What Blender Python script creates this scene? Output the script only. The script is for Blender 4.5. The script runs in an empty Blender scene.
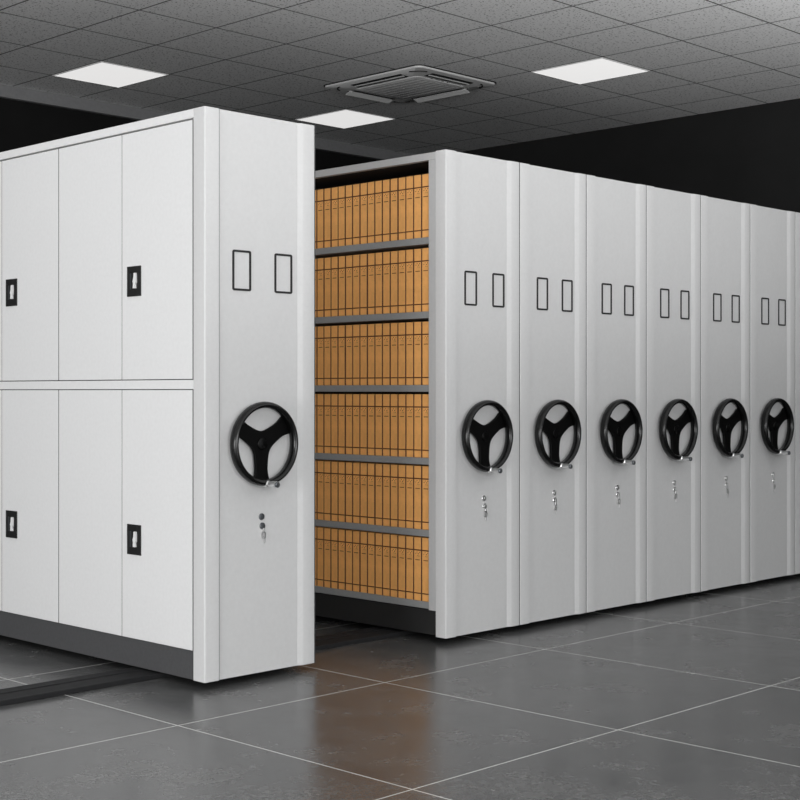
import bpy, bmesh, math, random
from mathutils import Vector, Matrix
random.seed(4)
PI = math.pi
scn = bpy.context.scene
C = scn.collection

# ---------------------------------------------------------------- camera
cd = bpy.data.cameras.new('camera'); cam = bpy.data.objects.new('camera', cd); C.objects.link(cam)
cam.location = (-3.4651, -4.468, 1.1822)
cam.rotation_euler = (PI/2, 0, -0.7962)
cd.sensor_width = 36; cd.lens = 1420.5/800*36; cd.shift_y = -0.0114
cd.clip_start = 0.05; cd.clip_end = 100
scn.camera = cam

# ---------------------------------------------------------------- world, lights, exposure
w = bpy.data.worlds.new('world'); scn.world = w; w.use_nodes = True
w.node_tree.nodes['Background'].inputs[0].default_value = (0.95, 0.98, 1.0, 1)
w.node_tree.nodes['Background'].inputs[1].default_value = 0.56

def area(name, loc, target, sx, sy, power, col=(1, 1, 1)):
    l = bpy.data.lights.new(name, 'AREA'); l.shape = 'RECTANGLE'; l.size = sx; l.size_y = sy
    l.energy = power; l.color = col
    o = bpy.data.objects.new(name, l); C.objects.link(o); o.location = loc
    o.rotation_euler = (Vector(target)-Vector(loc)).to_track_quat('-Z', 'Y').to_euler()
    return o
area('daylight_front', (-3.6, -7.2, 1.7), (0.6, 0, 1.7), 4.0, 2.6, 262)
area('daylight_left', (-6.6, -1.2, 1.1), (0.4, 0.8, 0.95), 3.0, 2.0, 190)
u = area('bounce_fill', (2.0, -3.0, 1.0), (2.0, -2.5, 3.4), 6.5, 1.2, 106)  # added uplight standing in for floor bounce, brightens the ceiling
area('left_floor_fill', (-1.7, 1.4, 3.3), (-1.7, 1.4, 0), 1.8, 1.8, 12)  # added weak fill from above, lifts the floor at the left
u.data.spread = math.radians(150)

vs = scn.view_settings
scn.display_settings.display_device = 'sRGB'
vs.view_transform = 'Standard'; vs.look = 'None'; vs.gamma = 1; vs.exposure = 0.0; vs.use_curve_mapping = False

# ---------------------------------------------------------------- materials
def mat(name, col, rough=0.5, metal=0.0, noise=0.0, scale=40, bump=0.0, bscale=300, spec=0.5):
    m = bpy.data.materials.new(name); m.use_nodes = True
    nt = m.node_tree; b = nt.nodes['Principled BSDF']
    b.inputs['Base Color'].default_value = (*col, 1); b.inputs['Roughness'].default_value = rough
    b.inputs['Metallic'].default_value = metal; b.inputs['Specular IOR Level'].default_value = spec
    tc = nt.nodes.new('ShaderNodeTexCoord')
    if noise:
        n = nt.nodes.new('ShaderNodeTexNoise'); n.inputs['Scale'].default_value = scale
        n.inputs['Detail'].default_value = 4
        nt.links.new(tc.outputs['Object'], n.inputs['Vector'])
        r = nt.nodes.new('ShaderNodeMapRange')
        r.inputs[1].default_value = 0.3; r.inputs[2].default_value = 0.7
        r.inputs[3].default_value = 1-noise; r.inputs[4].default_value = 1+noise
        nt.links.new(n.outputs[0], r.inputs[0])
        v = nt.nodes.new('ShaderNodeVectorMath'); v.operation = 'SCALE'
        v.inputs[0].default_value = col
        nt.links.new(r.outputs[0], v.inputs['Scale']); nt.links.new(v.outputs[0], b.inputs['Base Color'])
    if bump:
        n2 = nt.nodes.new('ShaderNodeTexNoise'); n2.inputs['Scale'].default_value = bscale
        nt.links.new(tc.outputs['Object'], n2.inputs['Vector'])
        bp = nt.nodes.new('ShaderNodeBump'); bp.inputs['Strength'].default_value = bump
        bp.inputs['Distance'].default_value = 0.001
        nt.links.new(n2.outputs[0], bp.inputs['Height']); nt.links.new(bp.outputs[0], b.inputs['Normal'])
    return m

M = {}
M['panel'] = mat('powder_coat_light_grey', (0.64, 0.64, 0.64), 0.5, noise=0.02, scale=60, bump=0.25, bscale=500)
M['door'] = mat('powder_coat_white', (0.80, 0.80, 0.80), 0.5, noise=0.02, scale=60, bump=0.25, bscale=500)
M['frame'] = mat('powder_coat_grey_frame', (0.52, 0.52, 0.52), 0.5, noise=0.02, scale=60)
M['shelf'] = mat('shelf_grey_steel', (0.32, 0.325, 0.325), 0.45, noise=0.05, scale=80)
M['inner_shade'] = mat('shelf_interior_shade', (0.02, 0.018, 0.016), 0.8)  # near-black colour stands in for shade inside the units and behind gaps
M['skirt'] = mat('skirting_charcoal', (0.075, 0.075, 0.078), 0.55, noise=0.08, scale=90)
M['skirt_black'] = mat('skirting_black', (0.02, 0.02, 0.02), 0.6, noise=0.05)
M['black'] = mat('black_moulded_plastic', (0.003, 0.003, 0.003), 0.24, spec=0.4)
M['web'] = mat('black_spoke_plastic', (0.003, 0.003, 0.003), 0.5, spec=0.12)
M['blackline'] = mat('black_label_edging', (0.012, 0.012, 0.012), 0.5)
M['chrome'] = mat('bright_chrome', (0.86, 0.86, 0.86), 0.30, 1.0)
M['steel'] = mat('dull_lock_steel', (0.16, 0.17, 0.18), 0.35, 0.8)
M['rail'] = mat('rail_dark_metal', (0.018, 0.018, 0.019), 0.75, 0.0, spec=0.2, noise=0.1, scale=30)
M['wall_black'] = mat('wall_black_paint', (0.010, 0.010, 0.010), 0.9, noise=0.1, scale=5, spec=0.2)
M['wall_right'] = mat('wall_charcoal_paint', (0.022, 0.022, 0.022), 0.85, noise=0.1, scale=3, spec=0.25)
M['cornice'] = mat('cornice_grey', (0.26, 0.26, 0.265), 0.7, noise=0.06)
M['ac'] = mat('air_unit_grey_white', (0.95, 0.95, 0.94), 0.5)
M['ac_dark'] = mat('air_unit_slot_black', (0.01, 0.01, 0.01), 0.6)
M['box'] = mat('file_box_kraft_orange', (0.96, 0.47, 0.145), 0.65, noise=0.10, scale=25)
M['box_line'] = mat('file_box_brown_print', (0.10, 0.030, 0.008), 0.7)
M['box_seam_shade'] = mat('file_box_seam_and_shade', (0.10, 0.028, 0.008), 0.7)  # brown of the spine seams, also painted shade on the box sides

def emat(name, col, s):
    m = bpy.data.materials.new(name); m.use_nodes = True
    b = m.node_tree.nodes['Principled BSDF']
    b.inputs['Base Color'].default_value = (0.7, 0.7, 0.7, 1); b.inputs['Roughness'].default_value = 0.6
    b.inputs['Emission Color'].default_value = (*col, 1); b.inputs['Emission Strength'].default_value = s
    return m
M['lamp'] = emat('light_panel_diffuser', (1, 0.99, 0.98), 0.72)

def grid_factor(nt, coord, x0, px, y0, py, hw):
    """1 on a line of the grid, 0 elsewhere"""
    sep = nt.nodes.new('ShaderNodeSeparateXYZ'); nt.links.new(coord, sep.inputs[0])
    outs = []
    for k, (o, p) in enumerate(((x0, px), (y0, py))):
        a = nt.nodes.new('ShaderNodeMath'); a.operation = 'SUBTRACT'; nt.links.new(sep.outputs[k], a.inputs[0]); a.inputs[1].default_value = o-p/2
        b = nt.nodes.new('ShaderNodeMath'); b.operation = 'FLOORED_MODULO'; nt.links.new(a.outputs[0], b.inputs[0]); b.inputs[1].default_value = p
        c = nt.nodes.new('ShaderNodeMath'); c.operation = 'SUBTRACT'; nt.links.new(b.outputs[0], c.inputs[0]); c.inputs[1].default_value = p/2
        d = nt.nodes.new('ShaderNodeMath'); d.operation = 'ABSOLUTE'; nt.links.new(c.outputs[0], d.inputs[0])
        e = nt.nodes.new('ShaderNodeMath'); e.operation = 'LESS_THAN'; nt.links.new(d.outputs[0], e.inputs[0]); e.inputs[1].default_value = hw
        outs.append(e)
    mx = nt.nodes.new('ShaderNodeMath'); mx.operation = 'MAXIMUM'
    nt.links.new(outs[0].outputs[0], mx.inputs[0]); nt.links.new(outs[1].outputs[0], mx.inputs[1])
    return mx.outputs[0]

def floor_mat():
    m = bpy.data.materials.new('polished_stone_tile'); m.use_nodes = True
    nt = m.node_tree; b = nt.nodes['Principled BSDF']; tc = nt.nodes.new('ShaderNodeTexCoord')
    co = tc.outputs['Object']
    n = nt.nodes.new('ShaderNodeTexNoise'); n.inputs['Scale'].default_value = 3.2; n.inputs['Detail'].default_value = 9; n.inputs['Roughness'].default_value = 0.68
    nt.links.new(co, n.inputs['Vector'])
    cr = nt.nodes.new('ShaderNodeValToRGB'); e = cr.color_ramp.elements
    e[0].position = 0.30; e[0].color = (0.055, 0.056, 0.057, 1); e[1].position = 0.74; e[1].color = (0.115, 0.115, 0.114, 1)
    nt.links.new(n.outputs[0], cr.inputs[0])
    # pale veins
    v = nt.nodes.new('ShaderNodeTexVoronoi'); v.feature = 'DISTANCE_TO_EDGE'; v.inputs['Scale'].default_value = 1.3
    wn = nt.nodes.new('ShaderNodeTexNoise'); wn.inputs['Scale'].default_value = 2.5; wn.inputs['Detail'].default_value = 6
    nt.links.new(co, wn.inputs['Vector'])
    mixv = nt.nodes.new('ShaderNodeVectorMath'); mixv.operation = 'MULTIPLY_ADD'
    nt.links.new(wn.outputs['Color'], mixv.inputs[0]); mixv.inputs[1].default_value = (0.9, 0.9, 0.9); nt.links.new(co, mixv.inputs[2])
    nt.links.new(mixv.outputs[0], v.inputs['Vector'])
    vr = nt.nodes.new('ShaderNodeMapRange'); vr.inputs[1].default_value = 0.0; vr.inputs[2].default_value = 0.006; vr.inputs[3].default_value = 0.14; vr.inputs[4].default_value = 0
    nt.links.new(v.outputs['Distance'], vr.inputs[0])
    n3 = nt.nodes.new('ShaderNodeTexNoise'); n3.inputs['Scale'].default_value = 4
    nt.links.new(co, n3.inputs['Vector'])
    r3 = nt.nodes.new('ShaderNodeMapRange'); r3.inputs[1].default_value = 0.52; r3.inputs[2].default_value = 0.66
    nt.links.new(n3.outputs[0], r3.inputs[0])
    mm = nt.nodes.new('ShaderNodeMath'); mm.operation = 'MULTIPLY'; nt.links.new(vr.outputs[0], mm.inputs[0]); nt.links.new(r3.outputs[0], mm.inputs[1])
    mx = nt.nodes.new('ShaderNodeMix'); mx.data_type = 'RGBA'
    nt.links.new(mm.outputs[0], mx.inputs['Factor']); nt.links.new(cr.outputs[0], mx.inputs[6]); mx.inputs[7].default_value = (0.35, 0.35, 0.34, 1)
    nf = nt.nodes.new('ShaderNodeTexNoise'); nf.inputs['Scale'].default_value = 38; nf.inputs['Detail'].default_value = 8; nf.inputs['Roughness'].default_value = 0.75
    nt.links.new(co, nf.inputs['Vector'])
    rf = nt.nodes.new('ShaderNodeMapRange'); rf.inputs[1].default_value = 0.3; rf.inputs[2].default_value = 0.7; rf.inputs[3].default_value = 0.66; rf.inputs[4].default_value = 1.34
    nt.links.new(nf.outputs[0], rf.inputs[0])
    sc = nt.nodes.new('ShaderNodeVectorMath'); sc.operation = 'SCALE'; nt.links.new(mx.outputs[2], sc.inputs[0]); nt.links.new(rf.outputs[0], sc.inputs['Scale'])
    g = grid_factor(nt, co, 0.607, 1.035, -0.397, 1.15, 0.0030)
    mx2 = nt.nodes.new('ShaderNodeMix'); mx2.data_type = 'RGBA'
    nt.links.new(g, mx2.inputs['Factor']); nt.links.new(sc.outputs[0], mx2.inputs[6]); mx2.inputs[7].default_value = (0.60, 0.60, 0.58, 1)
    nt.links.new(mx2.outputs[2], b.inputs['Base Color'])
    rr = nt.nodes.new('ShaderNodeMapRange'); rr.inputs[1].default_value = 0.3; rr.inputs[2].default_value = 0.7; rr.inputs[3].default_value = 0.20; rr.inputs[4].default_value = 0.30
    nt.links.new(n.outputs[0], rr.inputs[0]); nt.links.new(rr.outputs[0], b.inputs['Roughness'])
    b.inputs['Specular IOR Level'].default_value = 0.5
    return m

def ceiling_mat():
    m = bpy.data.materials.new('mineral_fibre_ceiling_tile'); m.use_nodes = True
    nt = m.node_tree; b = nt.nodes['Principled BSDF']; tc = nt.nodes.new('ShaderNodeTexCoord'); co = tc.outputs['Object']
    n = nt.nodes.new('ShaderNodeTexNoise'); n.inputs['Scale'].default_value = 70; n.inputs['Detail'].default_value = 3
    nt.links.new(co, n.inputs['Vector'])
    cr = nt.nodes.new('ShaderNodeValToRGB'); e = cr.color_ramp.elements
    e[0].position = 0.35; e[0].color = (0.36, 0.36, 0.36, 1); e[1].position = 0.42; e[1].color = (0.92, 0.92, 0.92, 1)
    nt.links.new(n.outputs[0], cr.inputs[0])
    g = grid_factor(nt, co, 3.2003, 0.5758, 1.2680, 0.6298, 0.0060)
    mx = nt.nodes.new('ShaderNodeMix'); mx.data_type = 'RGBA'
    nt.links.new(g, mx.inputs['Factor']); nt.links.new(cr.outputs[0], mx.inputs[6]); mx.inputs[7].default_value = (0.10, 0.10, 0.10, 1)
    nt.links.new(mx.outputs[2], b.inputs['Base Color']); b.inputs['Roughness'].default_value = 0.95
    b.inputs['Specular IOR Level'].default_value = 0.1
    return m
M['floor'] = floor_mat(); M['ceiling'] = ceiling_mat()

# ---------------------------------------------------------------- mesh helpers
def bx(bm, x0, x1, y0, y1, z0, z1, bev=0.0, seg=2):
    r = bmesh.ops.create_cube(bm, size=1.0)
    vsn = r['verts']
    for v in vsn:
        v.co = Vector(((x0+x1)/2+v.co.x*(x1-x0), (y0+y1)/2+v.co.y*(y1-y0), (z0+z1)/2+v.co.z*(z1-z0)))
    if bev:
        es = list({e for v in vsn for e in v.link_edges})
        bmesh.ops.bevel(bm, geom=es, offset=bev, segments=seg, profile=0.5, affect='EDGES')
    return bm

def prism_xy(bm, pts, z0, z1):
    """pts counter-clockwise seen from above"""
    a = [bm.verts.new((x, y, z0)) for x, y in pts]; b = [bm.verts.new((x, y, z1)) for x, y in pts]
    bm.faces.new(a[::-1]); bm.faces.new(b)
    n = len(pts)
    for i in range(n):
        bm.faces.new((a[i], a[(i+1) % n], b[(i+1) % n], b[i]))
    return bm

def prism_xz(bm, pts, y0, y1):
    """pts in (x,z) extruded from y0 (front) to y1 (back)"""
    a = [bm.verts.new((x, y0, z)) for x, z in pts]; b = [bm.verts.new((x, y1, z)) for x, z in pts]
    bm.faces.new(a); bm.faces.new(b[::-1])
    n = len(pts)
    for i in range(n):
        bm.faces.new((a[(i+1) % n], a[i], b[i], b[(i+1) % n]))
    return bm

def cyl_y(bm, cx, cz, y0, y1, r0, r1=None, n=32):
    r1 = r0 if r1 is None else r1
    a = [bm.verts.new((cx+r0*math.cos(2*PI*i/n), y0, cz+r0*math.sin(2*PI*i/n))) for i in range(n)]
    b = [bm.verts.new((cx+r1*math.cos(2*PI*i/n), y1, cz+r1*math.sin(2*PI*i/n))) for i in range(n)]
    bm.faces.new(a); bm.faces.new(b[::-1])
    for i in range(n):
        j = (i+1) % n
        bm.faces.new((a[j], a[i], b[i], b[j]))
    return bm

def lathe_y(bm, cx, cz, prof, n=32):
    """prof = [(r, y)...] revolved about the y axis"""
    rings = []
    for r, y in prof:
        rings.append([bm.verts.new((cx+r*math.cos(2*PI*i/n), y, cz+r*math.sin(2*PI*i/n))) for i in range(n)])
    for a, b in zip(rings, rings[1:]):
        for i in range(n):
            j = (i+1) % n
            bm.faces.new((a[i], a[j], b[j], b[i]))
    bm.faces.new(rings[0]); bm.faces.new(rings[-1][::-1])
    return bm

def torus_y(bm, cx, cy, cz, R, rr, ry, n=64, m=16):
    g = []
    for i in range(n):
        t = 2*PI*i/n; row = []
        for j in range(m):
            s = 2*PI*j/m; rad = R+rr*math.cos(s)
            row.append(bm.verts.new((cx+rad*math.cos(t), cy+ry*math.sin(s), cz+rad*math.sin(t))))
        g.append(row)
    for i in range(n):
        for j in range(m):
            bm.faces.new((g[i][j], g[(i+1) % n][j], g[(i+1) % n][(j+1) % m], g[i][(j+1) % m]))
    return bm

def obj(name, bm, m, parent=None, smooth=False, mats=None, normals=True):
    if normals: bmesh.ops.recalc_face_normals(bm, faces=bm.faces)
    me = bpy.data.meshes.new(name); bm.to_mesh(me); bm.free()
    for k in (mats or [m]): me.materials.append(k)
    if smooth:
        for p in me.polygons: p.use_smooth = True
        me.set_sharp_from_angle(angle=math.radians(35))
    o = bpy.data.objects.new(name, me); C.objects.link(o)
    if parent: o.parent = parent
    return o

def tag(o, label, cat, group=None):
    o['label'] = label; o['category'] = cat
    if group: o['group'] = group
    return o
def thing(name, label, cat, loc, group=None):
    o = bpy.data.objects.new(name, None); C.objects.link(o); o.location = loc; o.empty_display_size = 0.1
    return tag(o, label, cat, group)
def struct(name, bm, m, parent=None):
    o = obj(name, bm, m, parent)
    if not parent: o['kind'] = 'structure'
    return o
def copy_tree(o, parent=None):
    c = o.copy(); C.objects.link(c); c.parent = parent
    for ch in list(o.children): copy_tree(ch, c)
    return c

NB = bmesh.new
# ---------------------------------------------------------------- the room
CZ = 3.440
struct('floor', bx(NB(), -9, 6.6, -9, 5.1, -0.1, 0), M['floor'])
struct('ceiling', bx(NB(), -9, 6.6, -9, 5.1, CZ, CZ+0.1), M['ceiling'])
struct('wall_right', bx(NB(), 6.525, 6.7, -9, 5.1, 0, CZ), M['wall_right'])
struct('wall_back', bx(NB(), -9, 6.525, 4.985, 5.1, 0, CZ), M['wall_black'])
struct('trim_1', bx(NB(), -9, 6.525, 4.938, 4.985, CZ-0.092, CZ, 0.003), M['cornice'])

# floor track the units run on
t = thing('floor_track', 'long dark metal floor track running under the cabinets', 'rail', (0, 0.42, 0))
b = NB(); bx(b, -8.5, 6.4, -0.095, 0.012, 0.0, 0.020, 0.003)
obj('front_rail', b, M['rail'], t)
b = NB(); bx(b, -8.5, 6.4, 0.026, 0.098, 0.0, 0.020, 0.003)
obj('rear_rail', b, M['rail'], t)

# ---------------------------------------------------------------- hand wheel
def web_outline(Ri=0.1545):
    pts = []
    for k in range(3):
        mid = PI/2+k*2*PI/3          # gaps: straight up, lower left, lower right; a spoke points down
        curve = []
        y = 0.0
        while True:
            c = 0.033
            x = math.sqrt(0.019**2+y*y/3)+c
            r = math.hypot(x, y)
            x += 8.0*max(0, r-0.105)**2
            r = math.hypot(x, y)
            if r >= Ri: break
            curve.append((x, y)); y += 0.004
        s = Ri/r; end = (x*s, y*s)
        full = [(a, -c2) for a, c2 in reversed(curve[1:])]
        full = [(end[0], -end[1])]+full+curve+[end]
        ca, sa = math.cos(mid), math.sin(mid)
        pts.append([(a*ca-c2*sa, a*sa+c2*ca) for a, c2 in full])
    out = []
    for k in range(3):
        out += pts[k]
        a0 = math.atan2(pts[k][-1][1], pts[k][-1][0]); q = pts[(k+1) % 3][0]; a1 = math.atan2(q[1], q[0])
        while a1 < a0: a1 += 2*PI
        for i in range(1, 8):
            a = a0+(a1-a0)*i/8; out.append((Ri*math.cos(a), Ri*math.sin(a)))
    return out

def make_wheel(parent, cx, cz):
    yc = -0.034
    rim = obj('hand_wheel', torus_y(NB(), cx, yc, cz, 0.1585, 0.0135, 0.023), M['black'], parent, True)
    b = NB(); prism_xz(b, [(cx+x, cz+z) for x, z in web_outline()], yc+0.017, yc+0.030)
    web = obj('spokes', b, M['web'], rim)
    bv = web.modifiers.new('bevel', 'BEVEL'); bv.width = 0.0035; bv.segments = 3; bv.limit_method = 'ANGLE'; bv.angle_limit = 0.7
    for p in web.data.polygons: p.use_smooth = True
    web.data.set_sharp_from_angle(angle=math.radians(50))
    b = NB(); lathe_y(b, cx, cz, [(0.014, yc+0.009), (0.024, yc+0.011), (0.026, yc+0.014), (0.026, yc+0.018), (0.038, yc+0.029), (0.038, 0.012)])
    obj('hub', b, M['black'], rim, True)
    b = NB(); px, pz = cx+0.002, cz-0.163
    lathe_y(b, px, pz, [(0.012, yc+0.006), (0.014, yc-0.018), (0.014, yc-0.024), (0.0105, yc-0.028), (0.012, yc-0.040), (0.0125, yc-0.056), (0.0105, yc-0.066), (0.0125, yc-0.069), (0.0125, yc-0.071), (0.010, yc-0.072)], 24)
    obj('crank_handle', b, M['chrome'], rim, True)['label'] = 'chrome crank handle'
    b = NB(); lathe_y(b, px, pz, [(0.006, yc-0.071), (0.0115, yc-0.073), (0.012, yc-0.079), (0.009, yc-0.082)], 24)
    obj('handle_cap', b, M['steel'], rim, True)
    return rim

def rring(bm, cx, cz, w_, h, rad, th, y0, y1):
    """rounded rectangle ring in the xz plane"""
    def loop(w2, h2, r):
        p = []
        for k, (sx, sz) in enumerate(((1, 1), (-1, 1), (-1, -1), (1, -1))):
            for i in range(5):
                a = PI/2*k+PI/2*i/4
                p.append((cx+sx*(w2/2-r)+r*math.cos(a), cz+sz*(h2/2-r)+r*math.sin(a)))
        return p
    o_, i_ = loop(w_, h, rad), loop(w_-2*th, h-2*th, max(rad-th, 0.001))
    n = len(o_)
    V = [[bm.verts.new((x, y, z)) for x, z in L] for L in (o_, i_) for y in (y0, y1)]
    of, ob, if_, ib = V
    for i in range(n):
        j = (i+1) % n
        bm.faces.new((of[i], of[j], if_[j], if_[i])); bm.faces.new((ob[i], ib[i], ib[j], ob[j]))
        bm.faces.new((of[i], ob[i], ob[j], of[j])); bm.faces.new((if_[i], if_[j], ib[j], ib[i]))
    return bm

# ---------------------------------------------------------------- end of a unit with its wheel, labels, locks
def make_front(root, W, thick, seq, lab_dx, lab_w, bright_lock, lip):
    Z0, Z1 = 0.030, 2.306
    REC = 0.009
    s = W/0.545
    xl, xr0, xr1 = 0.072, W-lip, W-lip+0.032
    R = 0.005
    arcL = [(R-R*math.sin(a), R-R*math.cos(a)) for a in [PI/2*(1-i/4) for i in range(5)]]
    b = NB(); prism_xy(b, [(xl+0.004, REC), (xr0+0.004, REC), (xr0+0.004, thick-0.002), (xl+0.004, thick-0.002)], Z0, Z1)
    ep = obj('end_panel', b, M['panel'], root)
    b = NB(); prism_xy(b, arcL+[(xl-0.001, 0), (xl+0.0035, REC*0.6), (xl+0.0035, thick), (0, thick)], Z0, Z1)
    st = obj('edge_strip', b, M['panel'], ep, True)
    arcR = [(W-R+R*math.sin(a), R-R*math.cos(a)) for a in [PI/2*i/4 for i in range(5)]]
    b = NB(); prism_xy(b, [(xr0+0.0045, REC), (xr1-0.004, 0.001), (xr1, 0)]+arcR+[(W, thick), (xr0+0.0045, thick)], Z0, Z1)
    obj('edge_strip', b, M['panel'], ep, True)
    b = NB(); bx(b, xl+0.0036, xl+0.0075, REC-0.0012, REC+0.0, Z0, Z1)  # thin dark strip painted as the shade line beside the raised edge
    obj('shade_line', b, M['steel'], ep)['label'] = 'painted shade line beside the edge strip'
    b = NB(); bx(b, W+0.0002, W+0.0048, 0.0025, thick, Z0, Z1)  # dark strip added to imitate shade in the gap between units
    obj('unit_gap_shade', b, M['skirt'], ep)['label'] = 'painted shade strip along the outer edge'
    cx = W/2+(0.012 if W > 0.56 else 0.015)
    for sx in (-1, 1):
        b = NB(); rring(b, cx+sx*lab_dx, 1.669, lab_w, 0.164, 0.009, 0.0085, REC-0.004, REC)
        f = obj('label_holder', b, M['blackline'], ep)
        f['label'] = 'black outlined label holder'
    make_wheel(root, cx-0.025, 0.967)
    # two lock barrels and a key below
    lm = M['chrome'] if bright_lock else M['steel']
    for i, z in enumerate((0.667, 0.629)):
        b = NB(); lathe_y(b, cx-0.006+0.004*i, z, [(0.008, REC-0.006), (0.0125, REC-0.005), (0.0145, REC-0.001), (0.0145, REC+0.002)], 24)
        bx(b, cx-0.0075+0.004*i, cx-0.0045+0.004*i, REC-0.0072, REC-0.005, z-0.006, z+0.006)
        obj('lock', b, lm if i else (M['steel'] if not bright_lock else lm), root, True)
    b = NB()
    kx, kz = cx-0.001, 0.592
    bx(b, kx-0.0035, kx+0.0035, REC-0.010, REC-0.007, kz+0.008, kz+0.028, 0.001)
    rring(b, kx, kz, 0.019, 0.030, 0.008, 0.0045, REC-0.011, REC-0.006)
    bx(b, kx+0.001, kx+0.008, REC-0.010, REC-0.007, kz-0.032, kz-0.012, 0.001)
    obj('key', b, M['chrome'], root)['label'] = 'small chrome key hanging below the lock'
    return ep

# ---------------------------------------------------------------- left unit with steel doors
LW = 0.584
L = thing('mobile_file_cabinet', 'white steel mobile cabinet with closed doors and black wheel, standing apart on the left', 'cabinet', (0, 0, 0))
make_front(L, LW, 0.073, 0, 0.111, 0.096, False, 0.095)
BAY = 0.978; Y0 = 0.078; NBAY = 3; YE = Y0+BAY*NBAY
b = NB(); bx(b, 0.024, LW-0.004, 0.074, YE+0.03, 0.145, 2.300)
obj('carcass', b, M['inner_shade'], L)
b = NB(); bx(b, 0.0, LW-0.002, 0.074, YE+0.03, 2.270, 2.306, 0.002)
obj('top_frame', b, M['door'], L)
b = NB(); bx(b, 0.0, 0.024, 0.074, YE+0.03, 1.189, 1.226, 0.001)
obj('middle_rail', b, M['door'], L)
b = NB(); bx(b, LW-0.004, LW-0.001, 0.074, YE+0.03, 0.150, 2.269)
obj('rear_panel', b, M['frame'], L)
b = NB(); bx(b, 0.0, 0.02, YE+0.001, YE+0.03, 0.150, 1.188); bx(b, 0.0, 0.02, YE+0.001, YE+0.03, 1.227, 2.269)
obj('end_post', b, M['door'], L)
b = NB(); bx(b, 0.006, LW-0.006, 0.074, YE+0.03, 0.030, 0.1445, 0.001)
obj('skirting', b, M['skirt'], L)['label'] = 'charcoal skirting along the bottom'

def shade_strip(y0, y1, z0, z1):
    b_ = NB(); bx(b_, 0.0012, 0.0238, y0, y1, z0, z1)  # dark filler in the door gap, coloured as its shade
    obj('gap_shade', b_, M['inner_shade'], L)['label'] = 'painted shade in the gap between the doors'
def prism_yz(bm, pts, x0, x1):
    a = [bm.verts.new((x0, y, z)) for y, z in pts]; c = [bm.verts.new((x1, y, z)) for y, z in pts]
    bm.faces.new(a); bm.faces.new(c[::-1]); n = len(pts)
    for i in range(n):
        bm.faces.new((a[(i+1) % n], a[i], c[i], c[(i+1) % n]))
    return bm

def make_door(y0, y1, z0, z1, hy=None, hz=None):
    g = 0.0
    b = NB(); bx(b, 0.0, 0.018, y0+g, y1-g, z0, z1, 0.0015, 2)
    d = obj('door', b, M['door'], L)
    if hy is not None:
        ya, yb, za, zb = hy-0.048, hy+0.048, hz-0.063, hz+0.063
        b = NB()
        bx(b, -0.005, 0.0, ya, ya+0.024, za, zb, 0.001); bx(b, -0.005, 0.0, yb-0.013, yb, za, zb, 0.001)
        bx(b, -0.005, 0.0, ya+0.0241, yb-0.0131, zb-0.026, zb, 0.001); bx(b, -0.005, 0.0, ya+0.0241, yb-0.0131, za, za+0.031, 0.001)
        bx(b, -0.0012, 0.0, ya+0.024, yb-0.013, za+0.031, zb-0.026)
        lathe = []
        obj('door_handle', b, M['blackline'], d)['label'] = 'black recessed handle plate'
        yc = hy-0.008
        b = NB(); prism_yz(b, [(yc-0.008, hz-0.030), (yc+0.008, hz-0.030), (yc+0.006, hz-0.010), (yc+0.010, hz), (yc+0.004, hz+0.012), (yc+0.002, hz+0.034), (yc-0.010, hz+0.034), (yc-0.012, hz+0.012), (yc-0.013, hz-0.004), (yc-0.006, hz-0.014)], -0.010, -0.0013)
        obj('latch', b, M['door'], d)['label'] = 'pale metal latch lever'
        b = NB(); bx(b, -0.004, -0.0013, yb-0.026, yb-0.018, hz-0.034, hz+0.034)
        obj('latch_plate', b, M['steel'], d)
    return d
for k in range(NBAY):
    a = Y0+k*BAY; m_ = a+BAY/2-0.0; e = a+BAY
    ga = 0.003
    for z0, z1 in ((0.1470, 1.1855), (1.2295, 2.2625)):
        shade_strip(m_-0.0019, m_+0.0019, z0, z1); shade_strip(e-0.003, e+0.0027, z0, z1)
        if k == 0: shade_strip(a-0.0035, a+0.0027, z0, z1)
    for z0, z1, hz in ((0.1470, 1.1855, 0.561), (1.2295, 2.2625, 1.640)):
        make_door(a+ga, m_-0.0022, z0, z1, a+0.396, hz)
        make_door(m_+0.0022, e-0.0032, z0, z1)

# ---------------------------------------------------------------- shelving units on the right
SW, PITCH, X0 = 0.5365, 0.542, 1.4055
SHELF_Z = [0.187, 0.526, 0.866, 1.210, 1.557, 1.907]
N_UNIT = 7
def unit_label(i):
    names = ['light grey mobile shelving unit with open side full of orange file boxes',
             'light grey shelving end panel immediately right of the open shelves unit',
             'light grey shelving end panel, third along in the right-hand row',
             'light grey shelving end panel in the middle of the row, fourth along',
             'light grey shelving end panel, third from the right edge',
             'light grey shelving end panel with the rightmost black wheel',
             'light grey shelving end panel cut off by the right edge']
    return names[i]
def common_body(root, W):
    b = NB(); bx(b, 0.01, W-0.01, 0.065, 3.1, 0.035, 0.1505, 0.001)
    obj('skirting', b, M['skirt_black'], root)['label'] = 'black skirting under the shelves'
    b = NB(); bx(b, 0.0, 0.03, 0.065, 3.1, 2.268, 2.303, 0.002)
    obj('top_frame', b, M['frame'], root)
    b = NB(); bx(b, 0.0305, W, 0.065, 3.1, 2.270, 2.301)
    obj('top_panel', b, M['inner_shade'], root)  # underside coloured near-black as the shade above the top boxes

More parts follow.
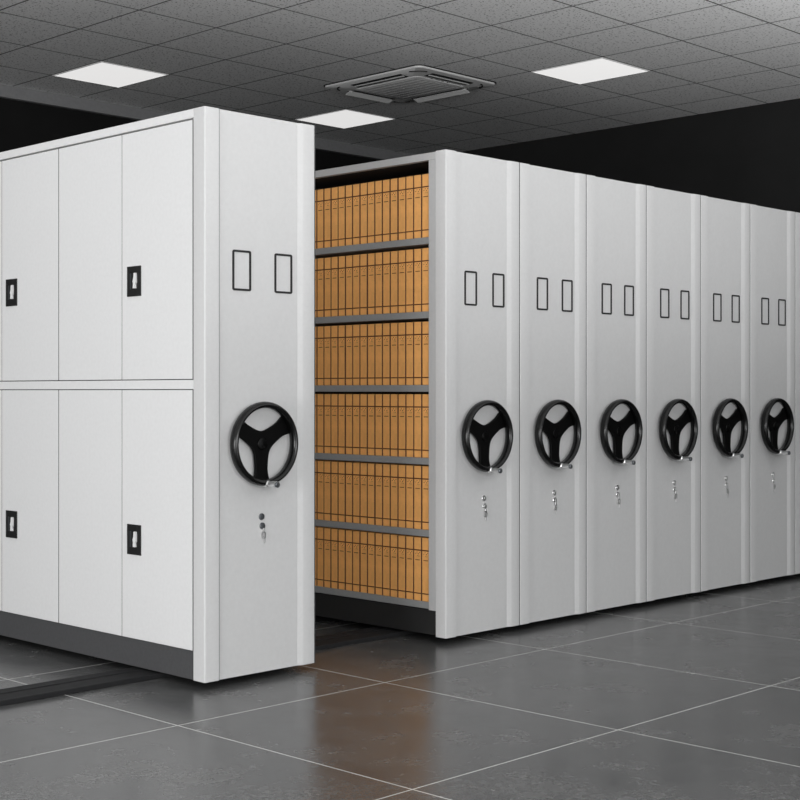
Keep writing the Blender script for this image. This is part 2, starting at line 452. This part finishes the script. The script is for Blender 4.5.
# the open unit
U = thing('mobile_shelving_unit', unit_label(0), 'shelving unit', (X0, 0, 0), 'row of mobile shelving units')
make_front(U, SW, 0.064, 1, 0.101, 0.088, True, 0.092)
common_body(U, SW)
for y0, y1 in ((0.065, 0.110), (1.075, 1.12), (2.085, 2.13), (3.055, 3.1)):
    b = NB(); bx(b, 0.0, 0.03, y0, y1, 0.151, 2.2675, 0.001)
    obj('upright_post', b, M['frame'], U)
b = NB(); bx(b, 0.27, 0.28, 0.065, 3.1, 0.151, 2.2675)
obj('partition', b, M['inner_shade'], U)
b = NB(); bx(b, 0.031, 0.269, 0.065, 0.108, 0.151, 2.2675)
obj('side_lining', b, M['inner_shade'], U)
b = NB(); bx(b, SW-0.01, SW, 0.065, 3.1, 0.151, 2.2675)
obj('rear_panel', b, M['frame'], U)
for i, z in enumerate(SHELF_Z):
    b = NB(); bx(b, 0.004, 0.269, 0.111, 1.074, z-0.032, z, 0.0015)
    obj('shelf', b, M['shelf'], U)
for i, z in enumerate(SHELF_Z):
    b = NB(); bx(b, 0.004, 0.269, 1.121, 2.084, z-0.032, z, 0.0015)
    obj('shelf', b, M['shelf'], U)

def closed_unit(idx, loc, label):
    r = thing('mobile_shelving_unit', label, 'shelving unit', loc, 'row of mobile shelving units')
    make_front(r, SW, 0.064, 2, 0.101, 0.088, True, 0.092)
    common_body(r, SW)
    b = NB(); bx(b, 0.0, SW, 0.065, 3.1, 0.151, 2.2675)
    obj('carcass', b, M['frame'], r)
    return r
proto = closed_unit(1, (X0+PITCH, 0, 0), unit_label(1))
for i in range(2, N_UNIT):
    c = copy_tree(proto); c.location = (X0+PITCH*i, 0, 0); c['label'] = unit_label(i)

# ---------------------------------------------------------------- file boxes
BWD = 0.0515; BH = 0.300
def make_box():
    b = NB(); bx(b, 0.0, 0.225, 0.0014, BWD-0.0014, 0.0, BH, 0.0022, 1)
    for f in b.faces:
        n = f.normal
        if abs(n.y) > 0.5: f.material_index = 1  # sides coloured dark to imitate shade between neighbouring boxes
    o = obj('file_box', b, None, mats=[M['box'], M['box_seam_shade']], normals=False)
    # printed lines and seams over the spine (the face towards -x)
    b = NB(); e = -0.0006
    bx(b, e, 0.0008, 0.003, BWD-0.003, BH-0.0630, BH-0.0575)
    obj('cover_seam', b, M['box_seam_shade'], o)['label'] = 'dark seam line across the top of the spine'
    b = NB(); bx(b, e, 0.0008, 0.003, BWD-0.003, 0.033, 0.038)
    obj('cover_seam', b, M['box_seam_shade'], o)['label'] = 'dark seam line across the foot of the spine'
    b = NB()
    for (yy, zz, r_) in ((0.013, -0.071, 0.0020), (0.021, -0.078, 0.0022), (0.029, -0.070, 0.0020), (0.037, -0.077, 0.0020), (0.025, -0.086, 0.0014), (0.016, -0.088, 0.0014)):
        bx(b, e, 0.0006, yy-r_, yy+r_, BH+zz-r_, BH+zz+r_)
    bx(b, e, 0.0006, 0.011, 0.040, BH-0.1085, BH-0.1052)
    obj('title_print', b, M['box_line'], o)['label'] = 'brown printed marks on the spine'
    return o
ordn = ['first', 'second', 'third', 'fourth', 'fifth', 'sixth', 'seventh', 'eighth', 'ninth', 'tenth', 'eleventh', 'twelfth',
        'thirteenth', 'fourteenth', 'fifteenth', 'sixteenth', 'seventeenth', 'eighteenth']
shelfn = ['bottom shelf', 'second shelf up', 'third shelf up', 'third shelf down', 'second shelf down', 'top shelf']
bproto = None
for si, z in enumerate(SHELF_Z):
    for k in range(18):
        if bproto is None: o = bproto = make_box()
        else: o = copy_tree(bproto)
        o.location = (X0+0.009+random.uniform(0, 0.0022), 0.1125+k*0.0526, z)
        tag(o, 'orange file box on the %s, %s from the right-hand post' % (shelfn[si], ordn[k]), 'file box', 'orange file boxes on the '+shelfn[si])

# ---------------------------------------------------------------- ceiling lights
def tile_xy(u, v): return 3.2003+u*0.5758, 1.2680+v*0.6298
def make_light(u, v, label):
    x, y = tile_xy(u, v); TX, TY = 0.5758, 0.6298
    r = thing('ceiling_light', label, 'ceiling light', (x+TX/2, y+TY/2, CZ), 'square ceiling light panels')
    b = NB(); a, c = TX/2-0.006, TY/2-0.006
    for p in ((-a, a, -c, -c+0.008), (-a, a, c-0.008, c), (-a, -a+0.008, -c+0.008, c-0.008), (a-0.008, a, -c+0.008, c-0.008)):
        bx(b, p[0], p[1], p[2], p[3], -0.006, -0.0005)
    obj('light_frame', b, M['ac'], r)
    b = NB(); bx(b, -a+0.008, a-0.008, -c+0.008, c-0.008, -0.004, -0.0005)
    obj('diffuser', b, M['lamp'], r)
make_light(2, 0, 'square white ceiling light panel to the right of the air conditioner')
make_light(2, 4, 'square white ceiling light panel behind the air conditioner, above the aisle')
make_light(-2, 4, 'square white ceiling light panel at the left, above the closed cabinet')

# ---------------------------------------------------------------- ceiling cassette air conditioner
ax0, ax1, ay0, ay1 = 3.640, 4.475, 2.300, 3.290
acx, acy = (ax0+ax1)/2, (ay0+ay1)/2; hx, hy = (ax1-ax0)/2, (ay1-ay0)/2
A = thing('ceiling_air_conditioner', 'square grey-white cassette air conditioner set in the tiled ceiling', 'air conditioner', (acx, acy, CZ))
def rrect(hx_, hy_, r, n=6):
    p = []
    for k, (sx, sy) in enumerate(((1, 1), (-1, 1), (-1, -1), (1, -1))):
        for i in range(n+1):
            a = PI/2*k+PI/2*i/n
            p.append((sx*(hx_-r)+r*math.cos(a), sy*(hy_-r)+r*math.sin(a)))
    return p
def loft(bm, loops):
    V = [[bm.verts.new((x, y, z)) for x, y in L_] for L_, z in loops]
    n = len(V[0])
    for a, c in zip(V, V[1:]):
        for i in range(n):
            j = (i+1) % n; bm.faces.new((a[i], a[j], c[j], c[i]))
    bm.faces.new(V[0]); bm.faces.new(V[-1][::-1])
    return bm
b = NB()
loft(b, [(rrect(hx, hy, 0.05), -0.0005), (rrect(hx, hy, 0.05), -0.014), (rrect(hx-0.005, hy-0.005, 0.045), -0.018), (rrect(hx-0.16, hy-0.17, 0.05), -0.028)])
obj('face_panel', b, M['ac'], A, True)
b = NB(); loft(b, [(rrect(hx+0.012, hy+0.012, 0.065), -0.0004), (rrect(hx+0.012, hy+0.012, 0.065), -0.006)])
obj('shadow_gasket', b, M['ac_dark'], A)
# four outlets: a black slot and a louvre blade
def slot_z(d, full): return -0.018-0.010*d/full
for side in range(4):
    along = hy-0.24 if side in (0, 1) else hx-0.20
    b = NB(); c2 = NB()
    if side == 0: f = lambda s_, d: (-hx+d, s_)
    elif side == 1: f = lambda s_, d: (hx-d, s_)
    elif side == 2: f = lambda s_, d: (s_, -hy+d)
    else: f = lambda s_, d: (s_, hy-d)
    full = 0.15
    def quadbox(bm, s0, s1, d0, z0, d1, z1, th):
        P = [f(s0, d0)+(z0,), f(s1, d0)+(z0,), f(s1, d1)+(z1,), f(s0, d1)+(z1,)]
        lo = [bm.verts.new(p) for p in P]; hi = [bm.verts.new((p[0], p[1], p[2]+th)) for p in P]
        bm.faces.new(lo); bm.faces.new(hi[::-1])
        for i in range(4):
            j = (i+1) % 4; bm.faces.new((lo[j], lo[i], hi[i], hi[j]))
    quadbox(b, -along, along, 0.060, slot_z(0.055, full)-0.0020, 0.140, slot_z(0.135, full)-0.0020, 0.006)
    sl = obj('air_outlet', b, M['ac_dark'], A); sl['label'] = 'black air outlet slot'
    quadbox(c2, -along+0.006, along-0.006, 0.094, slot_z(0.09, full)-0.006, 0.108, slot_z(0.103, full)-0.007, 0.003)
    obj('louvre_blade', c2, M['ac'], sl)
    if side in (1, 3):
        d2 = NB(); quadbox(d2, -along-0.01, along+0.01, 0.050, slot_z(0.05, full)-0.026, 0.10, slot_z(0.09, full)-0.004, 0.004)
        obj('louvre_flap', d2, M['ac'], sl)
# corner covers
for sx, sy in ((1, 1), (-1, 1), (-1, -1), (1, -1)):
    b = NB(); n = 10; r0, r1 = 0.115, 0.121
    cxx, cyy = sx*(hx-0.16), sy*(hy-0.165)
    ang = math.atan2(sy, sx)
    va = [(cxx+r0*math.cos(ang+(i/n-0.5)*1.1), cyy+r0*math.sin(ang+(i/n-0.5)*1.1)) for i in range(n+1)]
    vb = [(cxx+r1*math.cos(ang+(i/n-0.5)*1.1), cyy+r1*math.sin(ang+(i/n-0.5)*1.1)) for i in range(n+1)]
    prism_xy(b, va+vb[::-1], -0.0275, -0.020)
    obj('corner_line', b, M['ac_dark'], A)
# intake grille
b = NB(); gx, gy = hx-0.165, hy-0.175
loft(b, [(rrect(gx, gy, 0.03), -0.0285), (rrect(gx, gy, 0.03), -0.031), (rrect(gx-0.008, gy-0.008, 0.025), -0.034)])
gr = obj('intake_grille', b, M['ac'], A, True)
b = NB(); nn = 8
for i in range(nn):
    xx = -gx+0.05+(2*gx-0.1)*i/(nn-1)
    bx(b, xx-0.006, xx+0.006, -gy+0.04, gy-0.04, -0.0355, -0.0338)
obj('grille_slats', b, M['frame'], gr)
b = NB()
for i, wd in enumerate((0.012, 0.03, 0.02, 0.012)):
    s0 = -0.12+i*0.055
    bx(b, s0, s0+wd, -gy-0.014, -gy-0.006, -0.0295, -0.026)
obj('indicator_marks', b, M['ac_dark'], A)
